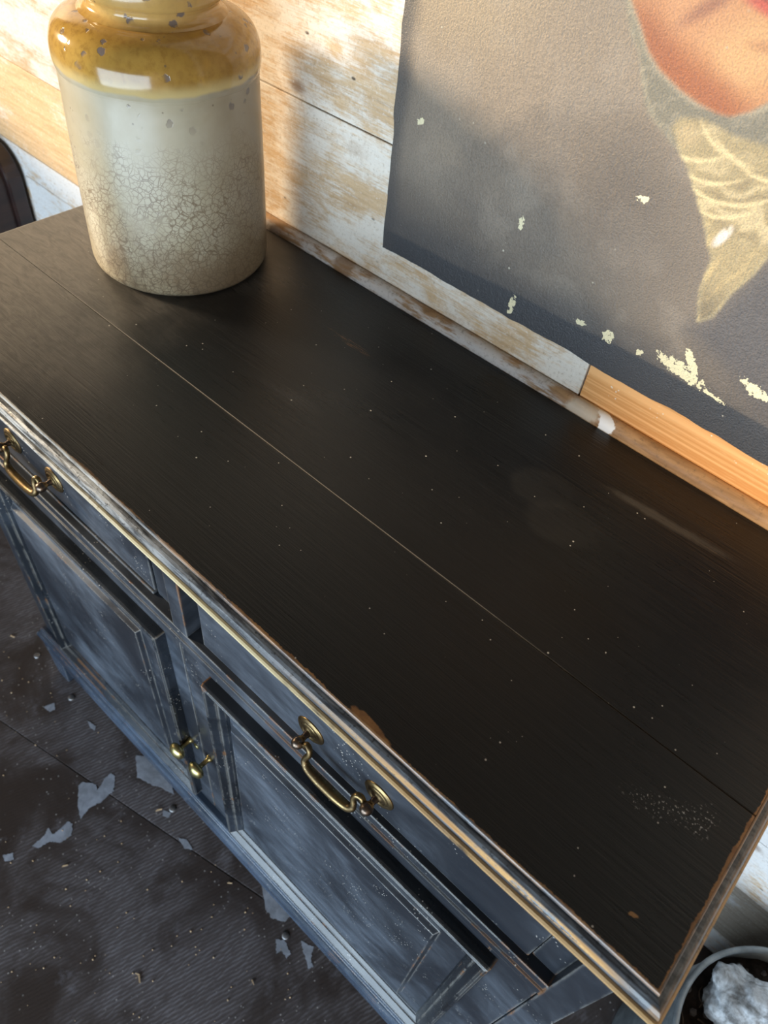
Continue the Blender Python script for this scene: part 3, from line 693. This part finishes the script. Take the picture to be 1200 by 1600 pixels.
edge_w = 0.0012*fnoise(Zg*0+7, Zg, 12, 5)*(Uu < 1e-6) ; Xg = Xg + edge_w - 0.003*(1-Uu)*sstep(Zg, 0.07, 0.30)
Zg = Zg + 0.0016*fnoise(Xg, Xg*0, 8, 6)*np.exp(-Vv*60)
def lerp(C, m, col): return C*(1-m[..., None]) + np.array(col)*m[..., None]
n1 = fnoise(Xg, Zg, 3.5, 1); n2 = fnoise(Xg, Zg, 9, 2); n3 = fnoise(Xg, Zg, 30, 8)
C = np.zeros(Xg.shape + (3,)) + np.array((0.105, 0.090, 0.075))
C = lerp(C, sstep(Zg + n1*0.05 - (Xg+0.72)*0.12, 0.10, 0.36), (0.165, 0.138, 0.108))
C = lerp(C, ell(Xg, Zg, -0.655, 0.40, 0.09, 0.07, 0.3, 0.9)*0.7, (0.23, 0.185, 0.125))
C = lerp(C, sstep(n1, 0.1, 0.7)*0.4, (0.060, 0.056, 0.054))
C = lerp(C, sstep(n2, 0.0, 0.9)*0.22, (0.21, 0.19, 0.165))
C = lerp(C, sstep(Zg + 0.010*n1, 0.150, 0.085)*0.6, (0.046, 0.048, 0.054))
C = lerp(C, sstep(Zg + 0.001*n2, 0.1105 - 0.012*sstep(Xg, -0.3, -0.72)*1.0, 0.1065 - 0.012*sstep(Xg, -0.3, -0.72)), (0.024, 0.028, 0.036))
C = lerp(C, sstep(Xg + 0.002*n2, -0.690, -0.7135)*0.75, (0.040, 0.040, 0.042))
C = lerp(C, ell(Xg, Zg, -0.415, 0.262, 0.085, 0.055, -0.5, 0.8)*0.6, (0.050, 0.045, 0.042))
C = lerp(C, ell(Xg, Zg, -0.645, 0.165, 0.09, 0.032, -0.35, 0.8)*0.45, (0.048, 0.044, 0.042))
C = lerp(C, ell(Xg, Zg, -0.655, 0.215, 0.035, 0.07, 0.1, 0.8)*0.35, (0.17, 0.15, 0.125))
C = lerp(C, sstep(Zg + 0.012*n1 + (Xg+0.5)*0.05, 0.165, 0.095)*0.55, (0.034, 0.035, 0.040))
# dark coat and shoulder
coat = poly_mask(Xg, Zg, [(-0.235, 0.36), (-0.262, 0.262), (-0.285, 0.19), (-0.30, 0.165), (-0.18, 0.11), (0.06, 0.10), (0.06, 0.33)], 0.02)
C = lerp(C, coat*0.85, (0.048, 0.047, 0.052))
# hair, collar, face
hair = poly_mask(Xg, Zg, [(-0.475, 0.42), (-0.50, 0.50), (-0.49, 0.60), (-0.44, 0.70), (-0.36, 0.745), (-0.27, 0.70), (-0.235, 0.60), (-0.24, 0.42), (-0.30, 0.39)], 0.015)
C = lerp(C, hair, (0.16, 0.14, 0.115))
collar = poly_mask(Xg, Zg, [(-0.478, 0.445), (-0.4703, 0.4171), (-0.4574, 0.396), (-0.4443, 0.3844), (-0.4345, 0.3664), (-0.4221, 0.3458), (-0.4149, 0.3398), (-0.385, 0.3245), (-0.3771, 0.3216), (-0.32, 0.325), (-0.255, 0.335), (-0.235, 0.40), (-0.25, 0.45)], 0.0045)
C = lerp(C, collar, (0.26, 0.255, 0.19))
C = lerp(C, collar*sstep(np.abs(n2), 0.12, 0.0)*0.35, (0.46, 0.44, 0.33))
face = poly_mask(Xg, Zg, [(-0.470, 0.455), (-0.4662, 0.4182), (-0.4504, 0.4028), (-0.4361, 0.3868), (-0.4201, 0.376), (-0.3971, 0.3674), (-0.376, 0.3625), (-0.3565, 0.3604), (-0.3452, 0.3621), (-0.3314, 0.3704), (-0.3198, 0.3818), (-0.285, 0.405), (-0.262, 0.46), (-0.258, 0.56), (-0.285, 0.65), (-0.36, 0.685), (-0.435, 0.65), (-0.466, 0.56)], 0.0028)
collar_rim = poly_mask(Xg, Zg, [(-0.4735, 0.45), (-0.4700, 0.4175), (-0.4545, 0.4005), (-0.4395, 0.3838), (-0.4225, 0.3725), (-0.3985, 0.3638), (-0.376, 0.3590), (-0.33, 0.366), (-0.30, 0.39), (-0.40, 0.44)], 0.0022)
C = lerp(C, collar_rim*0.65, (0.50, 0.47, 0.34))
C = lerp(C, face, (0.62, 0.335, 0.155))
C = lerp(C, face*ell(Xg, Zg, -0.352, 0.408, 0.042, 0.026, 0.5, 0.7)*0.85, (0.80, 0.50, 0.235))
C = lerp(C, face*ell(Xg, Zg, -0.415, 0.435, 0.040, 0.035, 0.3, 0.8)*0.55, (0.72, 0.42, 0.23))
C = lerp(C, face*sstep(Zg + (Xg+0.36)*0.35 + n2*0.004, 0.395, 0.366)*0.85, (0.40, 0.135, 0.055))
C = lerp(C, face*ell(Xg, Zg, -0.442, 0.405, 0.030, 0.014, -0.8, 0.8)*0.5, (0.40, 0.17, 0.085))
C = lerp(C, face*ell(Xg, Zg, -0.398, 0.430, 0.024, 0.0055, 0.75, 0.8)*0.75, (0.34, 0.165, 0.11))
C = lerp(C, face*ell(Xg, Zg, -0.343, 0.4415, 0.034, 0.0065, -0.16, 0.5), (0.62, 0.145, 0.10))
C = lerp(C, face*ell(Xg, Zg, -0.360, 0.4480, 0.042, 0.0020, -0.10, 0.6), (0.20, 0.07, 0.055))
C = lerp(C, face*ell(Xg, Zg, -0.338, 0.4170, 0.016, 0.004, 0.1, 0.8)*0.5, (0.42, 0.20, 0.10))
C = lerp(C, face*ell(Xg, Zg, -0.352, 0.510, 0.018, 0.035, 0.1, 0.7)*0.4, (0.55, 0.26, 0.14))
for ex in (-0.405, -0.315): C = lerp(C, face*ell(Xg, Zg, ex, 0.555, 0.019, 0.008, 0, 0.5)*0.8, (0.16, 0.10, 0.075))
# cravat, laid in with thick curved strokes
cr = poly_mask(Xg, Zg, [(-0.3915, 0.3365), (-0.3879, 0.3461), (-0.3651, 0.3522), (-0.3349, 0.3484), (-0.3075, 0.3507), (-0.262, 0.345), (-0.243, 0.30), (-0.2617, 0.2682), (-0.2665, 0.2461), (-0.2769, 0.22), (-0.2827, 0.1912), (-0.2931, 0.1794), (-0.3038, 0.2063), (-0.3062, 0.2267), (-0.3071, 0.2436), (-0.3175, 0.2557), (-0.3313, 0.2757), (-0.3482, 0.2938), (-0.3619, 0.3096), (-0.3771, 0.3216)], 0.0035)
C = lerp(C, cr, (0.44, 0.385, 0.215))
fold = np.sin((Zg*1.0 - (Xg+0.33)*0.18 + (Xg+0.31)**2*5 + 0.016*n1)*210 + n2*2.6 + n3*1.2)*(0.65+0.5*fnoise(Xg, Zg, 6, 11))
C = lerp(C, cr*sstep(Zg, 0.262, 0.285)*sstep(fold, 0.25, 0.95)*0.75, (0.70, 0.62, 0.37))
C = lerp(C, cr*sstep(Zg, 0.262, 0.285)*sstep(fold, -0.55, -1.0)*0.45, (0.25, 0.21, 0.125))
for sx_, sz_, ln, an in ((-0.360, 0.318, 0.026, 0.25), (-0.345, 0.304, 0.030, 0.12), (-0.335, 0.292, 0.028, -0.05), (-0.318, 0.281, 0.026, 0.3), (-0.300, 0.300, 0.024, 0.5), (-0.352, 0.338, 0.020, -0.5), (-0.330, 0.332, 0.022, -0.3), (-0.296, 0.325, 0.02, 0.1)):
    C = lerp(C, cr*ell(Xg, Zg, sx_, sz_ + 0.3*(Xg-sx_)**2/0.03, ln, 0.0019, an, 0.6)*0.8, (0.92, 0.80, 0.46))
fold2 = np.sin(((Xg+0.29)*0.9 - (Zg-0.2)*0.42 + 0.007*n1)*330 + n2*2.2 + n3)*(0.7+0.5*fnoise(Xg, Zg, 8, 12))
C = lerp(C, cr*sstep(Zg, 0.285, 0.262)*sstep(fold2, 0.1, 0.95)*0.65, (0.66, 0.55, 0.28))
C = lerp(C, cr*sstep(Zg, 0.235, 0.185)*0.75, (0.145, 0.135, 0.10))
C = lerp(C, cr*ell(Xg, Zg, -0.375, 0.335, 0.012, 0.011, 0, 0.5)*0.5, (0.62, 0.52, 0.30))
C = lerp(C, ell(Xg, Zg, -0.3073, 0.2669, 0.0045, 0.0125, -0.35, 0.35)*sstep(n3, -0.5, 0.0), (0.92, 0.88, 0.78))
FLK = np.zeros_like(Xg)
# paint loss: yellowish ground showing through
for fx, fz, rx, rz, rot in ((-0.5058, 0.087, 0.004, 0.010, 0), (-0.4138, 0.112, 0.006, 0.003, 0), (-0.3771, 0.1131, 0.006, 0.006, 0), (-0.336, 0.1145, 0.004, 0.003, 0), (-0.2892, 0.1200, 0.026, 0.0065, -0.15), (-0.281, 0.134, 0.014, 0.004, -0.9), (-0.2518, 0.1115, 0.022, 0.0017, -0.12), (-0.2101, 0.1401, 0.016, 0.005, -0.2), (-0.6791, 0.2442, 0.005, 0.003, 0.4), (-0.5198, 0.1875, 0.003, 0.006, 0), (-0.3939, 0.2676, 0.006, 0.003, 0.2)):
    FLK = np.maximum(FLK, ell(Xg, Zg, fx, fz, rx*1.25, rz*1.4, rot, 0.6))
wy = PY + 0.0012*np.sin(Xg*9)*np.sin(Zg*7)*sstep(Uu, 0, 0.1)
C[..., 0] *= 1.75; C[..., 1] *= 1.6; C[..., 2] *= 1.45
fm = np.maximum(np.maximum(face, cr), collar)[..., None]
C = C*(1-fm) + fm*C/np.array((2.1, 2.2, 2.1))
V = np.stack([Xg, wy, Zg], -1).reshape(-1, 3)
idx = np.arange(nu*nv).reshape(nv, nu)
F = np.stack([idx[:-1, :-1], idx[:-1, 1:], idx[1:, 1:], idx[1:, :-1]], -1).reshape(-1, 4)
pt = empty('portrait_painting', ((PW0+PW1)/2, PY, PZ0), 'unframed old oil portrait of a sitter in a cream cravat hung on the board wall', 'painting')
cv = mk('canvas', [tuple(p) for p in V.tolist()], [tuple(q) for q in F.tolist()], 'canvas', pt, smooth=True)
at = cv.data.color_attributes.new('paint', 'FLOAT_COLOR', 'POINT')
at.data.foreach_set('color', np.concatenate([np.clip(C, 0.004, 1), FLK[..., None]], -1).reshape(-1).astype(np.float32))
# turned edge of the canvas and the strainer behind it
def strip(i_list, name):
    Vs = []; 
    for (r_, c_) in i_list:
        p = (Xg[r_, c_], wy[r_, c_], Zg[r_, c_]); Vs += [p, (p[0], WY-0.0008, p[2])]
    Fs = [(2*k, 2*k+2, 2*k+3, 2*k+1) for k in range(len(i_list)-1)]
    mk(name, Vs, Fs, 'canvas_edge', pt)
strip([(k, 0) for k in range(nv)], 'turned_edge'); strip([(0, k) for k in range(nu)], 'turned_edge')
strip([(k, nu-1) for k in range(nv)], 'turned_edge'); strip([(nv-1, k) for k in range(nu)], 'turned_edge')

# ------------------------------------------------------------------ galvanised bucket with soil and a stone
BC = (0.3235, 0.294, -T)
bk = empty('galvanised_bucket', BC, 'weathered galvanised bucket of soil on the floor beside the sideboard', 'bucket')
v, f = lathe([(0.0, 0.012), (0.158, 0.012), (0.1605, 0.0), (0.1660, 0.0), (0.1668, 0.006), (0.1640, 0.012), (0.1630, 0.03), (0.1585, 0.20), (0.1560, 0.288), (0.1535, 0.288), (0.1555, 0.20), (0.1590, 0.03), (0.0, 0.02)], BC, 'Z', 72)
mk('pail', v, f, 'zinc', bk, smooth=True)
V, F = [], []
for i in range(72):
    a_ = 2*math.pi*i/72; w_ = 0.0012*mnoise.noise(Vector((math.cos(a_)*3, math.sin(a_)*3, 0)))
    for k in range(8):
        t = 2*math.pi*k/8; V.append((BC[0]+(0.1565+w_+0.0046*math.cos(t))*math.cos(a_), BC[1]+(0.1565+w_+0.0046*math.cos(t))*math.sin(a_), BC[2]+0.290+w_+0.0046*math.sin(t)))
for i in range(72):
    for k in range(8): F.append((i*8+k, ((i+1) % 72)*8+k, ((i+1) % 72)*8+(k+1) % 8, i*8+(k+1) % 8))
mk('rolled_rim', V, F, 'zinc', bk, smooth=True)
path = [(-0.1575, -0.012, 0.236), (-0.166, -0.010, 0.262), (-0.168, 0.0, 0.283), (-0.166, 0.010, 0.262), (-0.1575, 0.012, 0.236)]
v, f = tube(spline([(BC[0]+x, BC[1]+y, BC[2]+z) for x, y, z in path], 6), 0.004, 8); mk('handle_ear', v, f, 'zinc', bk, smooth=True)
V, F = [], []; nr, ns = 26, 72
for r_ in range(nr+1):
    for k in range(ns):
        rr = 0.1545*r_/nr; a_ = 2*math.pi*k/ns; x, y = rr*math.cos(a_), rr*math.sin(a_)
        V.append((BC[0]+x, BC[1]+y, BC[2]+0.235 + 0.016*mnoise.noise(Vector((x*22, y*22, 1))) + 0.007*mnoise.noise(Vector((x*80, y*80, 4)))))
for r_ in range(nr):
    for k in range(ns): F.append((r_*ns+k, r_*ns+(k+1) % ns, (r_+1)*ns+(k+1) % ns, (r_+1)*ns+k))
tag(mk('soil', V, F, 'soil', bk, smooth=True), 'dark dry soil filling the bucket', kind='stuff')
rr = random.Random(8); parts = []
def lump(c, r, sub, seed, amp=0.35, sq=(1, 1, 1)):
    bm = bmesh.new(); bmesh.ops.create_icosphere(bm, subdivisions=sub, radius=1.0); V = []
    for v_ in bm.verts:
        p = v_.co.copy(); q = 1 + amp*mnoise.noise(p*1.3 + Vector((seed, 0, 0))) + amp*0.35*mnoise.noise(p*4 + Vector((0, seed, 0))) + (amp*0.16*mnoise.noise(p*11 + Vector((seed, seed, 0))) if sub > 2 else 0)
        V.append((c[0]+p.x*r*q*sq[0], c[1]+p.y*r*q*sq[1], c[2]+p.z*r*q*sq[2]))
    F = [tuple(v_.index for v_ in f_.verts) for f_ in bm.faces]; bm.free(); return V, F
for i in range(110):
    a_, q = rr.uniform(0, 6.283), 0.145*math.sqrt(rr.random()); r_ = rr.uniform(0.002, 0.0065)
    parts.append(lump((BC[0]+q*math.cos(a_), BC[1]+q*math.sin(a_), BC[2]+0.240+rr.uniform(0, 0.008)), r_, 1, i*1.7))
V, F = join(parts); tag(mk('grit', V, F, 'pebble', bk), 'small grey grit scattered over the soil', kind='stuff')
parts = []
for i in range(60):
    a_, q = rr.uniform(0, 6.283), 0.135*math.sqrt(rr.random()); x, y, z = BC[0]+q*math.cos(a_), BC[1]+q*math.sin(a_), BC[2]+0.243
    pts = [(x, y, z)]; d_ = rr.uniform(0, 6.28)
    for k in range(4):
        d_ += rr.uniform(-0.9, 0.9); x += 0.011*math.cos(d_); y += 0.011*math.sin(d_); pts.append((x, y, z+rr.uniform(0.0, 0.014)))
    if max(math.hypot(p[0]-BC[0], p[1]-BC[1]) for p in pts) > 0.147: continue
    parts.append(tube(spline(pts, 3), rr.uniform(0.0006, 0.0013), 5))
V, F = join(parts); tag(mk('dry_roots', V, F, 'root', bk), 'thin dry roots tangled on the soil', kind='stuff')
v, f = lump((0.2560, 0.3370, -T+0.272), 0.058, 5, 3.3, 0.34, (1.0, 0.85, 0.68))
tag(mk('pale_stone', v, f, 'rock', smooth=True), 'pale chalky stone lying on the soil in the bucket', 'stone')

# ------------------------------------------------------------------ dark furniture at the far left
dc = empty('dark_cabinet', (-2.0, 0.30, -T), 'dark mahogany furniture with a rounded top corner against the wall beyond the sideboard', 'cabinet')
def rounded(x0, x1, y0, y1, z0, z1, r, seg=8):
    pf = [(x0, z0), (x1, z0)] + [(x1-r+r*math.cos(t), z1-r+r*math.sin(t)) for t in [math.pi/2*k/seg for k in range(seg+1)]] + [(x0, z1)]
    n = len(pf); V = [(x, y, z) for y in (y0, y1) for x, z in pf]
    return V, [tuple(range(n)), tuple(n+k for k in range(n))] + [(k, (k+1) % n, n+(k+1) % n, n+k) for k in range(n)]
v, f = rounded(-2.35, -1.757, 0.36, 0.478, -T+0.08, -0.196, 0.06); mk('body', v, f, 'dark_wood', dc, bevel=0.004)
v, f = rounded(-2.35, -1.745, 0.455, 0.490, -T+0.0, -0.180, 0.065); mk('back_frame', v, f, 'dark_wood', dc, bevel=0.004)
for x in (-2.33, -1.80):
    box('leg', x, x+0.04, 0.37, 0.41, -T, -T+0.08, 'dark_wood', dc, bevel=0.003)

# ------------------------------------------------------------------ floor marks, nails and debris
def ragged(pts, seed, n=5, amp=0.0022):
    r = random.Random(seed); out = []
    for i, p in enumerate(pts):
        q = pts[(i+1) % len(pts)]
        for k in range(n):
            t = k/n; out.append((p[0]+(q[0]-p[0])*t + r.uniform(-amp, amp), p[1]+(q[1]-p[1])*t + r.uniform(-amp, amp)))
    return out
patches = [
 [(-0.8588,-0.1303),(-0.8601,-0.1207),(-0.837,-0.1037),(-0.8243,-0.1094),(-0.8345,-0.083),(-0.8358,-0.0715),(-0.8242,-0.0675),(-0.8009,-0.0868),(-0.7989,-0.1149),(-0.806,-0.1393),(-0.7994,-0.1637),(-0.824,-0.1532)],
 [(-0.8214,-0.2543),(-0.8219,-0.2271),(-0.8292,-0.2143),(-0.8116,-0.2172),(-0.8112,-0.1954),(-0.8137,-0.1826),(-0.8034,-0.1795),(-0.7857,-0.1924),(-0.7881,-0.2143),(-0.8047,-0.227),(-0.8098,-0.248)],
 [(-0.8304,-0.0134),(-0.80,0.01),(-0.74,0.005),(-0.71,-0.010),(-0.7393,-0.0179),(-0.76,-0.029),(-0.789,-0.0388)],
 [(-0.4742,0.0084),(-0.4275,0.010),(-0.3784,0.002),(-0.3784,-0.0146),(-0.3994,-0.0271),(-0.4199,-0.0243)],
 [(-0.3686,-0.0443),(-0.3553,-0.0361),(-0.3328,-0.043),(-0.3327,-0.0525),(-0.3483,-0.0505),(-0.3512,-0.0602)],
 [(-0.3342,-0.0163),(-0.3099,-0.0075),(-0.2996,-0.0257),(-0.2882,-0.0288),(-0.2913,-0.0385),(-0.3152,-0.0265)],
 [(-1.0551,-0.0848),(-1.0482,-0.0632),(-1.0344,-0.0704),(-1.0368,-0.0811)],
 [(-0.9661,-0.0379),(-0.9408,-0.0332),(-0.9342,-0.0408),(-0.9501,-0.0424)],
 [(-0.636,-0.056),(-0.622,-0.047),(-0.598,-0.050),(-0.612,-0.060)], [(-0.845,-0.300),(-0.836,-0.285),(-0.824,-0.290),(-0.832,-0.303)], [(-0.70,-0.043),(-0.685,-0.036),(-0.68,-0.045),(-0.692,-0.050)]]
for i, p in enumerate(patches):
    q = ragged(p, i, 9, 0.0013 if i < 6 else 0.0007); n = len(q); zt = -T + 0.0006
    V = [(x, y, zt) for x, y in q] + [(x, y, -T-0.0018) for x, y in q]
    tris = [tuple(t) for t in tessellate_polygon([[Vector((x, y, 0)) for x, y in q]])]
    mk('primer_patch', V, tris + [(k, (k+1) % n, n+(k+1) % n, n+k) for k in range(n)], 'patch', floor)
for x, y in ((-1.1744, -0.0264), (-1.0337, -0.0313), (-0.6888, -0.0283), (-0.3606, -0.0288)):
    v, f = lathe([(0.0, 0.0022), (0.005, 0.002), (0.0072, 0.001), (0.0075, -0.001)], (x, y, -T), 'Z', 18)
    mk('nail_head', v, f, 'steel', floor, smooth=True)
chips = [(-0.5041, -0.2462, 0.4, 0.007, 'shorter of two pale wood slivers lying side by side on the open floor'),
 (-0.4953, -0.2486, -0.5, 0.011, 'longer of two pale wood slivers lying side by side on the open floor'),
 (-0.7462, -0.2317, 0.9, 0.009, 'pale wood sliver on the floor near the smaller long grey primer patch'),
 (-0.3486, -0.1186, -0.3, 0.008, 'pale wood sliver on the floor at the bottom, nearest the right-hand door'),
 (-0.5014, -0.0406, 0.6, 0.008, 'orange-brown wood sliver on the floor close in front of the plinth'),
 (-0.7056, -0.0488, 1.0, 0.011, 'thin wood splinter on the floor in front of the two brass knobs'),
 (-1.2537, -0.0384, 0.3, 0.009, 'wood crumb on the floor beyond the far foot of the plinth')]
for i, (x, y, a_, l_, lab) in enumerate(chips):
    c_, s_ = math.cos(a_), math.sin(a_); hw = l_*0.22; V = []
    r = random.Random(i+40)
    for z in (-T+0.0002, -T+0.0026):
        for px, py in ((-l_, -hw), (l_*r.uniform(0.7, 1), -hw*r.uniform(0.3, 1)), (l_, hw*r.uniform(0.4, 1.2)), (-l_*r.uniform(0.6, 1), hw)):
            V.append((x+(px*c_-py*s_)*0.6, y+(px*s_+py*c_)*0.6, z + (0.001 if px > 0 else 0)))
    tag(mk('wood_chip', V, [(0,1,2,3), (7,6,5,4), (0,4,5,1), (1,5,6,2), (2,6,7,3), (3,7,4,0)], 'chip'), lab, 'wood chip', 'wood chips on the floor')
parts = []; rr = random.Random(21)
for i in range(230):
    x, y = rr.uniform(-1.35, -0.25), rr.uniform(-0.55, -0.035); r_ = rr.uniform(0.0006, 0.0018)
    if y < -0.47+(-x-0.6)*0.0: continue
    parts.append(lump((x, y, -T+r_*0.5), r_, 1, i*0.7))
V, F = join(parts); tag(mk('floor_crumbs', V, F, 'chip'), 'fine pale crumbs and dust scattered on the dark floor', 'crumbs', kind='stuff')
